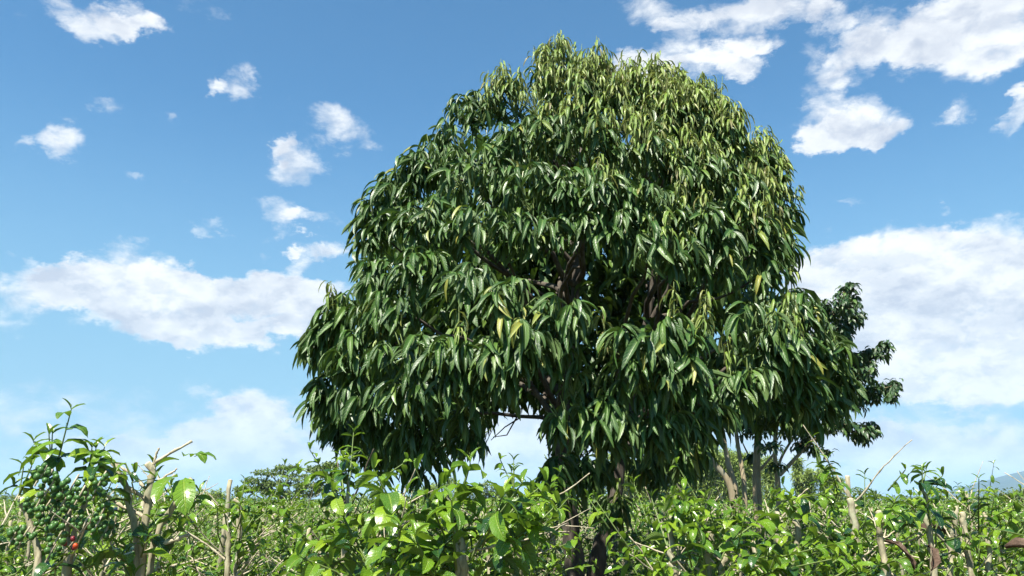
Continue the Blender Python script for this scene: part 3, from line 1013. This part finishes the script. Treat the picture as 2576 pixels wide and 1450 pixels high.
def coffee(name, label, loc, h, seed, nstem=2, shoots=26, leafL=.10, twigs=12, spread=.30, dark=.12, singles=0, group='coffee bushes of the field',
           stems=None, zlow=.5, twigL=(.15, .42), cutp=.6, shootL=(.10, .28), topshoot=False, tw_mat='twig', parts=True, thick=1.0):
    r = np.random.default_rng(seed)
    root = link(name, None, None, label, 'bush', group)
    root.location = loc
    S = []
    for k in range(nstem):
        if stems:
            P = np.array(stems[k], float)
            t = np.linspace(0, 1, len(P))
            tt = np.linspace(0, 1, 10)
            P = np.stack([np.interp(tt, t, P[:, i]) for i in range(3)], 1) + r.normal(0, .004, (10, 3))
        else:
            b = np.array([r.normal(0, .07), r.normal(0, .07), -.06])
            hh = h * (1 if k == 0 else r.uniform(.75, .98))
            P = wobble(b, [b[0] * 2 + r.normal(0, .10), b[1] * 2 + r.normal(0, .10), hh], 10, .012, r)
        r0 = r.uniform(.012, .018) * thick
        cut = r.random() < cutp
        rad = np.linspace(r0, r0 * (.72 if cut else .3), 10)
        S.append((P, rad))
        ti = np.linspace(0, 1, 22)
        Pf = np.stack([np.interp(ti, np.linspace(0, 1, 10), P[:, i]) for i in range(3)], 1) + r.normal(0, .0018, (22, 3))
        rf_ = np.interp(ti, np.linspace(0, 1, 10), rad) * np.where(np.arange(22) % 3 == 0, 1.18, 1.0) * r.uniform(.94, 1.06, 22)
        if cut:
            Pf[-1] += r.normal(0, .006, 3)
        link('stem', Tubes().add(Pf, rf_, 9, rough=.10, r=r, capm=1).mesh('stem', [M['stem'], M['cut']]), root)

    def onstem(zmin, zmax):
        P, rad = S[r.integers(0, len(S))]
        z = r.uniform(zmin, zmax) * P[-1, 2]
        return np.array([np.interp(z, P[:, 2], P[:, i]) for i in range(3)])

    twigm = Tubes()
    for k in range(twigs):
        p = onstem(.45, .98)
        a, e, l = r.uniform(0, 6.28), math.radians(r.uniform(5, 62)), r.uniform(*twigL)
        q = p + np.array([math.cos(a) * math.cos(e), math.sin(a) * math.cos(e), math.sin(e)]) * l
        P = wobble(p, q, 13, .007, r, r.uniform(-.08, .08))
        rr = r.uniform(.0028, .0062)
        if parts:
            t = Tubes().add(P, np.linspace(rr, rr * .4, 13) * KNOB, 5, rough=.08, r=r)
            if r.random() < .6:
                a2 = a + r.choice([-1, 1]) * r.uniform(.5, 1.0)
                t.add(wobble(P[6], P[6] + np.array([math.cos(a2), math.sin(a2), .5]) * l * .4, 4, .03, r), [rr * .7, rr * .6, rr * .5, rr * .3], 4)
            link('branch', t.mesh('branch', [M[tw_mat]]), root)
        else:
            twigm.add(P, np.linspace(rr, rr * .6, 13), 4)
    if not parts and twigs:
        link('branches', twigm.mesh('branches', [M[tw_mat]]), root, kind='stuff')
    L = Leaves()
    gt = Tubes()
    ends = []
    for k in range(shoots):
        p = onstem(zlow, 1.0)
        a = r.uniform(0, 6.28)
        e = math.radians(r.uniform(5, 70))
        l = r.uniform(*shootL)
        p = p + np.array([math.cos(a), math.sin(a), 0]) * r.uniform(0, spread) + np.array([0, 0, r.uniform(-.05, .05)])
        if topshoot and k < len(S) * 2:
            p = S[k % len(S)][0][-1].copy()
            e = math.radians(r.uniform(68, 88))
            l = shootL[0]
        dv = np.array([math.cos(a) * math.cos(e), math.sin(a) * math.cos(e), math.sin(e)])
        st = np.array([p[0] * .6, p[1] * .6, p[2] - .06]) if k % 2 == 0 else p
        gt.add(np.array([st, p, p + dv * l]), [.004, .0035, .002], 4, cap=False)
        npair = max(2, int(l / .045))
        for i in range(npair):
            f = (i + .6) / npair
            pos = p + dv * l * f
            size = leafL * (1.05 - .45 * f) * r.uniform(.75, 1.2)
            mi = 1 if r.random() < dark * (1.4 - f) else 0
            for sgn in (-1, 1):
                if r.random() < .12:
                    continue
                yaw = (a - math.pi / 2) + sgn * (math.radians(75) if i % 2 else math.radians(40)) + r.normal(0, .3)
                L.add(pos, yaw, r.normal(0, .25), r.normal(0, .35), size, r.uniform(.85, 1.15), r.integers(0, 6), mi)
        for sgn in (0, 2.6):
            L.add(p + dv * l, a + sgn, math.radians(r.uniform(20, 55)), 0, leafL * .5, .8, 4, 0)
    A = L.arr()
    if singles:
        # the leaves that show largest, towards the camera and high up, are objects
        tocam = np.array([0 - loc[0], 0 - loc[1]])
        tocam = tocam / np.linalg.norm(tocam)
        sc = A[:, 6] * 3 + (A[:, 0] * tocam[0] + A[:, 1] * tocam[1]) * .6 + (A[:, 2] - h) * .5
        sc[A[:, 2] < CAM_Z - .14 * loc[1]] = -9
        idx = np.zeros(len(A), bool)
        idx[np.argsort(-sc)[:singles]] = True
        leaf_objects(A[idx], COF_MESH, root)
        A = A[~idx]
    if len(A):
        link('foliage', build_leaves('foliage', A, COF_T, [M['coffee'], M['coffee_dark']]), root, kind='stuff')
    if shoots:
        link('shoots', gt.mesh('shoots', [M['green_twig']]), root, kind='stuff')
    return root, S, r


def copy_tree(o, parent=None):
    c = o.copy()
    COL.objects.link(c)
    c.parent = parent
    for ch in o.children:
        copy_tree(ch, c)
    return c


def local(px, py, Y, loc):
    return at(px, py, Y) - np.array(loc)


def stem_px(pts, loc, Y, sh=52):
    P = [local(x, y + sh * (1440 - y) / 240.0, Y, loc) for x, y in pts]
    g = P[0].copy()
    g[2] = -.06
    g[0] *= .3
    return [g] + P


def ico(rad):
    import bmesh
    bm = bmesh.new()
    bmesh.ops.create_icosphere(bm, subdivisions=2, radius=rad)
    V = np.array([v.co for v in bm.verts])
    F = np.array([[v.index for v in f.verts] for f in bm.faces])
    bm.free()
    return V, F


def berry_clusters(root, loc, Y, spots, seed):
    r = np.random.default_rng(seed)
    V0, F0 = ico(.0098)
    for (px, py, n, rad) in spots:
        c = local(px, py, Y + r.uniform(-.08, .08), loc)
        P = []
        tries = 0
        while len(P) < n and tries < 400:
            tries += 1
            q = r.standard_normal(3)
            q = q / np.linalg.norm(q) * rad * r.uniform(.3, 1) ** .6
            if all(np.linalg.norm(q - p) > .0175 for p in P):
                P.append(q)
        V = np.concatenate([V0 * r.uniform(.7, 1.08) * [1, 1, r.uniform(1.05, 1.25)] + c + p for p in P])
        F = np.concatenate([F0 + i * len(V0) for i in range(len(P))])
        link('berry_cluster', mesh_np('berry_cluster', V, F, None, [M['berry']]), root)
        link('fruiting_twig', Tubes().add(wobble(c - [rad * .6, 0, rad * 1.2], c + [rad * .4, 0, rad], 4, .02, r), .003, 5).mesh('fruiting_twig', [M['twig']]), root)


taken = []


def hand(name, label, px, Y, top, seed, stems_px=None, **kw):
    b = at(px, 1258, Y)
    loc = (b[0], Y, 0)
    h = at(px, top, Y)[2]
    sh = kw.pop('sh', 52)
    st = [stem_px(s, loc, Y, sh) for s in stems_px] if stems_px else None
    res = coffee(name, label, loc, h, seed, nstem=len(st) if st else kw.pop('nstem', 2), stems=st, **kw)
    taken.append((loc[0], loc[1]))
    return res[0], loc


root, loc = hand('coffee_bush', 'coffee bush laden with clusters of green berries and a few red ones', 165, 2.75, 1090, 101,
                 [[(158, 1440), (172, 1330), (180, 1250), (160, 1180), (122, 1095)], [(100, 1440), (85, 1330), (60, 1240), (48, 1195)], [(165, 1440), (190, 1300), (215, 1220), (232, 1140)]],
                 shoots=17, leafL=.105, twigs=8, spread=.10, zlow=.76, dark=.12, singles=130, topshoot=True, cutp=0, shootL=(.10, .2))
berry_clusters(root, loc, 2.67, [(150, 1250, 16, .045), (180, 1230, 14, .045), (112, 1290, 18, .05), (95, 1270, 12, .04), (135, 1310, 12, .04), (185, 1275, 18, .05), (200, 1250, 10, .035), (105, 1195, 8, .03), (120, 1205, 8, .03), (130, 1220, 8, .03),
                                 (255, 1210, 9, .03), (250, 1230, 8, .03), (155, 1340, 14, .045), (262, 1285, 8, .03), (215, 1318, 9, .03), (270, 1330, 9, .03), (40, 1345, 8, .03), (62, 1350, 7, .03), (245, 1320, 6, .025), (130, 1390, 5, .025)], 7)
V0, F0 = ico(.010)
for (x, y, k_, m_) in ((183, 1356, .8, 'dark_ripe'), (190, 1374, .85, 'ripe'), (184, 1379, .7, 'dark_ripe'), (163, 1368, .75, 'dark_ripe')):
    link('ripe_berry', mesh_np('ripe_berry', V0 * [k_, k_, 1.15 * k_] + local(x, y, 2.66, loc), F0, None, [M[m_]]), root, 'ripe red berry')
link('fruiting_twig', Tubes().add(np.array([local(160, 1392, 2.70, loc), local(180, 1370, 2.675, loc), local(192, 1352, 2.67, loc)]), .003, 5).mesh('fruiting_twig', [M['twig']]), root)
hand('coffee_bush', 'cut-back coffee bush with thick grey stem, spiky bare branches and two big hanging leaves', 365, 2.95, 1150, 102,
     [[(350, 1440), (362, 1330), (375, 1230), (384, 1165)], [(352, 1440), (345, 1330), (322, 1240), (284, 1158)], [(380, 1440), (400, 1330), (460, 1240), (488, 1205)]],
     shoots=16, leafL=.115, twigs=4, spread=.10, zlow=.72, dark=.2, singles=90, cutp=1, thick=1.0, sh=0, shootL=(.06, .13))
# its long bare branches and big leaves, placed as the photograph shows them
rootb, locb = None, None
for o in COL.objects:
    if o.get('label', '').startswith('cut-back coffee bush with thick'):
        rootb, locb = o, np.array(o.location)
for pts, r0 in (([(384, 1170), (395, 1160), (430, 1140), (482, 1110)], .0075), ([(386, 1180), (390, 1150), (400, 1130)], .006), ([(372, 1235), (340, 1200), (290, 1165)], .0075), ([(370, 1260), (310, 1215), (278, 1180)], .008),
                ([(360, 1300), (300, 1270), (252, 1235)], .008), ([(380, 1250), (410, 1215), (440, 1195)], .006), ([(355, 1395), (420, 1365), (475, 1345)], .011), ([(400, 1210), (430, 1190), (445, 1180)], .005), ([(372, 1200), (355, 1180), (343, 1163)], .002)):
    P = np.array([local(x, y, 2.95, locb) for x, y in pts])
    t = np.linspace(0, 1, len(P))
    tt = np.linspace(0, 1, 13)
    P = np.stack([np.interp(tt, t, P[:, i]) for i in range(3)], 1) + rng.normal(0, .0014, (13, 3))
    link('branch', Tubes().add(P, np.linspace(r0, r0 * .65, 13) * KNOB * .85, 6, rough=.08).mesh('branch', [M['twig']]), rootb)
big = Leaves()
for (x, y, L_, yaw, t_) in ((446, 1200, .17, 2.9, 3), (462, 1205, .17, 3.5, 5), (300, 1215, .15, 2.4, 1), (480, 1150, .10, 4.2, 2), (450, 1158, .09, 1.8, 1), (490, 1150, .09, 4.6, 0), (465, 1148, .07, .4, 4),
                            (270, 1320, .17, 2.8, 3), (260, 1325, .15, 3.4, 1)):
    big.add(local(x, y, 2.9, locb), yaw, .0, .2, L_, 1.05, t_, 0)
leaf_objects(big.arr(), COF_MESH, rootb)

hand('coffee_bush', 'coffee bush on a split-topped bare stump with thin dead twigs', 590, 4.0, 1215, 103,
     [[(572, 1440), (572, 1330), (575, 1200)], [(590, 1440), (600, 1340), (602, 1240)]], shoots=24, leafL=.085, twigs=16, spread=.25, zlow=.55, singles=60, cutp=1, twigL=(.2, .45), sh=15)
hand('coffee_bush', 'tall dark-stemmed leafy coffee bush under the left edge of the big crown', 872, 3.5, 1150, 104,
     [[(868, 1440), (866, 1330), (876, 1230), (872, 1150)]], shoots=34, leafL=.105, twigs=4, spread=.16, zlow=.72, dark=.3, singles=150, topshoot=True, cutp=0, tw_mat='darktwig', shootL=(.1, .22))
hand('coffee_bush', 'bright coffee bush with the largest glossy drooping leaves and thick cut twigs', 1150, 2.5, 1255, 105,
     [[(1150, 1440), (1150, 1340), (1145, 1262)], [(1170, 1440), (1160, 1340), (1130, 1290)]], shoots=30, leafL=.125, twigs=9, spread=.18, zlow=.76, dark=.08, singles=170, topshoot=True, cutp=.3, shootL=(.12, .24), twigL=(.14, .3))
hand('coffee_bush', 'broad bright coffee bush with drooping leaves beside the tall dark-stemmed one', 990, 2.7, 1290, 106,
     [[(985, 1440), (990, 1340), (980, 1290)]], shoots=26, leafL=.12, twigs=8, spread=.2, zlow=.78, dark=.2, singles=130, topshoot=True, cutp=.5, shootL=(.12, .24))
hand('coffee_bush', 'coffee bush with a slim pale upright stem just left of the dark trunks', 1285, 3.3, 1205, 107,
     [[(1292, 1440), (1285, 1330), (1290, 1195)], [(1310, 1440), (1330, 1340), (1345, 1260)]], shoots=32, leafL=.09, twigs=13, spread=.18, zlow=.68, singles=120, topshoot=True, cutp=.5)
hand('coffee_bush', 'dense bright coffee bush with a bent broken stem just right of the dark trunks', 1740, 3.2, 1235, 108,
     [[(1690, 1440), (1690, 1350), (1685, 1250)], [(1785, 1440), (1785, 1340), (1790, 1275), (1765, 1245), (1735, 1235)], [(1810, 1440), (1830, 1350), (1850, 1250)]], shoots=60, leafL=.10, twigs=16, spread=.3, zlow=.70, dark=.1, singles=230, topshoot=True, cutp=.9, sh=110)
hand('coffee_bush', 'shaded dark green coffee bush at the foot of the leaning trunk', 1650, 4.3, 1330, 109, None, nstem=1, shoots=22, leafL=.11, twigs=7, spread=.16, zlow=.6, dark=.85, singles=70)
hand('coffee_bush', 'pruned coffee bush with a stout pale stem under the forked tree', 1960, 3.4, 1255, 110,
     [[(1970, 1440), (1955, 1340), (1955, 1250)], [(1990, 1440), (2010, 1340), (2000, 1270)]], shoots=34, leafL=.095, twigs=18, spread=.28, zlow=.66, singles=120, cutp=1, twigL=(.12, .3))
hand('coffee_bush', 'pruned coffee bush with a dark mossy stem and long bare twig rising above it', 2150, 3.5, 1225, 111,
     [[(2165, 1440), (2155, 1340), (2140, 1235)], [(2230, 1440), (2215, 1340), (2215, 1270)]], shoots=34, leafL=.10, twigs=18, spread=.28, zlow=.66, singles=120, cutp=.9, twigL=(.12, .3), sh=25)
hand('coffee_seedling', 'single dark unpruned coffee shoot with paired leaves standing above the bushes', 2333, 3.4, 1180, 112,
     [[(2345, 1440), (2340, 1330), (2333, 1250), (2327, 1175)]], shoots=9, leafL=.10, twigs=0, spread=.03, zlow=.88, dark=.9, singles=60, topshoot=True, cutp=0, shootL=(.08, .15), group=None)
hand('coffee_bush', 'weathered coffee bush mostly of pale bare stems beside the single dark shoot', 2450, 3.9, 1225, 113,
     [[(2440, 1440), (2430, 1330), (2425, 1240)], [(2490, 1440), (2488, 1340), (2480, 1250)], [(2390, 1440), (2400, 1330), (2405, 1215)]], shoots=26, leafL=.075, twigs=30, spread=.3, zlow=.6, singles=50, cutp=1, twigL=(.2, .4), sh=60)

# field bushes: a few kinds, copied
KINDS = []
for k in range(9):
    rt, S, r = coffee('coffee_bush', 'pruned leafy coffee bush with pale stems and twigs in the field, without berries', (0, 0, 0), [1.52, 1.44, 1.56, 1.40, 1.54, 1.46, 1.58, 1.48, 1.52][k], 200 + k,
                      nstem=[2, 3, 2, 2, 3, 2, 1, 3, 2][k], shoots=[88, 74, 64, 92, 68, 82, 78, 80, 52][k], leafL=[.078, .07, .085, .075, .07, .08, .09, .075, .066][k], twigs=[12, 17, 20, 10, 16, 13, 10, 18, 26][k],
                      spread=.34, zlow=.40, dark=[.15, .18, .25, .15, .15, .35, .2, .15, .15][k], twigL=(.16, .42), parts=True)
    KINDS.append(rt)
LOOK = ['dense two-stemmed coffee bush', 'low three-stemmed coffee bush', 'twiggy larger-leaved coffee bush', 'low dense leafy coffee bush', 'three-stemmed small-leaved coffee bush',
        'dark-leaved two-stemmed coffee bush', 'single-stemmed large-leaved coffee bush', 'bushy three-stemmed coffee bush', 'sparse bristly coffee bush']


def field_label(k, X, Y):
    side = X / Y - tb
    if Y < 4.7:
        z = 'in the front rows'
    elif Y < 7.3:
        z = 'level with the big tree'
    elif Y < 10.3:
        z = 'just behind the big tree'
    else:
        z = 'near the slender trees'
    if side < -.38:
        w = 'towards the berry-laden bush'
    elif side < 0:
        w = 'towards the spreading tree'
    elif side < .27:
        w = 'towards the bamboo'
    else:
        w = 'towards the blue mountain'
    return LOOK[k] + ' ' + z + ' ' + w


used = [0] * len(KINDS)
rf = np.random.default_rng(77)
tb = at(1470, 1450, TY)[0] / TY
nb = 0
Yr = 3.3
row = 0
while Yr < 13.5:
    half = .70 * Yr + .6
    x = -half + rf.uniform(0, .4)
    while x < half:
        X, Y = x + rf.normal(0, .1), Yr + rf.normal(0, .12)
        ok = all((X - a) ** 2 + (Y - b) ** 2 > .42 ** 2 for a, b in taken)
        if Y < TY + .3 and abs(X / Y - tb) < .055 + .17 / Y:
            ok = False
        if Y < 3.9 and X < -.1 * Y and abs(X) < .42 * Y and rf.random() < .3:
            ok = False
        if ok:
            k = int(rf.integers(0, len(KINDS)))
            o = KINDS[k] if used[k] == 0 else copy_tree(KINDS[k])
            used[k] += 1
            o.location = (X, Y, 0)
            o['label'] = field_label(k, X, Y)
            o.rotation_euler = (0, 0, rf.uniform(0, 6.28))
            s = rf.uniform(.94, 1.06) * (1.05 if Y < 6 else 1.0)
            o.scale = (s, s, s * rf.uniform(.92, 1.12))
            nb += 1
        x += rf.uniform(.62, .86) * (1 if Yr < 7 else 1.15)
    Yr += .72 if Yr < 7 else 1.0
    row += 1
print('field bushes', nb, used)


def far_field():
    r = np.random.default_rng(401)
    L = Leaves()
    T = Tubes()
    Y = 13.8
    while Y < 75:
        half = .72 * Y + 2
        x = -half
        step = .8 + (Y - 13) * .012
        while x < half:
            h = r.uniform(1.35, 1.66)
            X, YY = x + r.normal(0, .15), Y + r.normal(0, .2)
            n = 34 if Y < 30 else 16
            sz = .10 + (Y - 13) * .003
            for _ in range(n):
                q = r.normal(0, 1, 3)
                L.add((X + q[0] * .28, YY + q[1] * .28, min(h + .1, h * (.25 + .8 * r.random() ** .7))), r.uniform(0, 6.28), r.normal(0, .3), r.normal(0, .4), sz * r.uniform(.7, 1.3), 1.0, r.integers(0, 3), 1 if r.random() < .15 else 0)
            if Y < 32:
                T.add(np.array([[X, YY, 0], [X + r.normal(0, .06), YY, h * .95]]), .02, 4)
                for _ in range(3):
                    a = r.uniform(0, 6.28)
                    z = h * r.uniform(.6, .95)
                    T.add(np.array([[X, YY, z], [X + math.cos(a) * .3, YY + math.sin(a) * .3, z + r.uniform(.05, .3)]]), .006, 3)
            x += step * r.uniform(.8, 1.2)
        Y += step * (1.0 if Y < 30 else 1.6)
    A = L.arr()
    link('coffee_field', build_leaves('coffee_field', A, SMALL_T, [M['coffee'], M['coffee_dark']]), None, 'far rows of coffee merging into one low green mass', 'coffee field', kind='stuff')
    link('coffee_field_stems', T.mesh('coffee_field_stems', [M['stem']]), None, 'pale stems of the far coffee rows', 'coffee stems', kind='stuff')
    print('far field leaves', len(A))


far_field()


# ------------------------------------------------------------------ dry brown leaves caught in the bushes
def dry_leaf(px, py, Y, L_, yaw, tilt, roll, label, W=.34, seed=0):
    V, Q, UV = leaf_template(W=W, a0=25, a1=-40, fold=42, wave=.03, rows=8, across=6, ph=seed, side=.1)
    V = V + np.random.default_rng(seed).normal(0, .022, V.shape)
    me = mesh_np('dry_leaf', V * L_ * .72, Q, UV, [M['dry']])
    o = link('dry_leaf', me, None, label, 'dead leaf', 'dead brown leaves caught in the bushes')
    o.location = at(px, py, Y)
    o.rotation_euler = (tilt, roll, yaw)
    so_ = o.modifiers.new('thick', 'SOLIDIFY')
    so_.thickness = .002
    return o


dry_leaf(2315, 1335, 3.6, .16, -1.4, .1, .4, 'curled brown dead leaf hooked over a pale stem below the single dark shoot', .5, 1)
dry_leaf(2225, 1360, 3.0, .19, -2.2, -.7, .3, 'long narrow brown dead leaf hanging point down between the coffee stems', .28, 2)
dry_leaf(2335, 1375, 3.2, .17, 3.3, -.8, -.4, 'crumpled dark brown dead leaf hanging in the shade under the hooked one', .4, 3)
dry_leaf(2530, 1375, 3.0, .22, -1.9, -.2, .5, 'broad split brown dead leaf lying on the weathered bush', .4, 4)


# ------------------------------------------------------------------ the air
def haze():
    import bmesh
    bm = bmesh.new()
    bmesh.ops.create_cube(bm, size=1.0)
    me = bpy.data.meshes.new('haze')
    for v in bm.verts:
        v.co = (v.co.x * 29000, v.co.y * 29000, -14 + (v.co.z + .5) * 350)
    bm.to_mesh(me)
    bm.free()
    m = bpy.data.materials.new('haze')
    m.use_nodes = True
    m.node_tree.nodes.clear()
    N = Nodes(m.node_tree)
    v = N.n('ShaderNodeVolumePrincipled')
    v.inputs['Color'].default_value = (.50, .76, 1.0, 1)
    v.inputs['Density'].default_value = 0.00014
    out = N.n('ShaderNodeOutputMaterial')
    N.l.new(v.outputs[0], out.inputs['Volume'])
    me.materials.append(m)
    link('haze', me, None, 'thin pale blue haze over the whole valley', 'haze', kind='stuff')


haze()
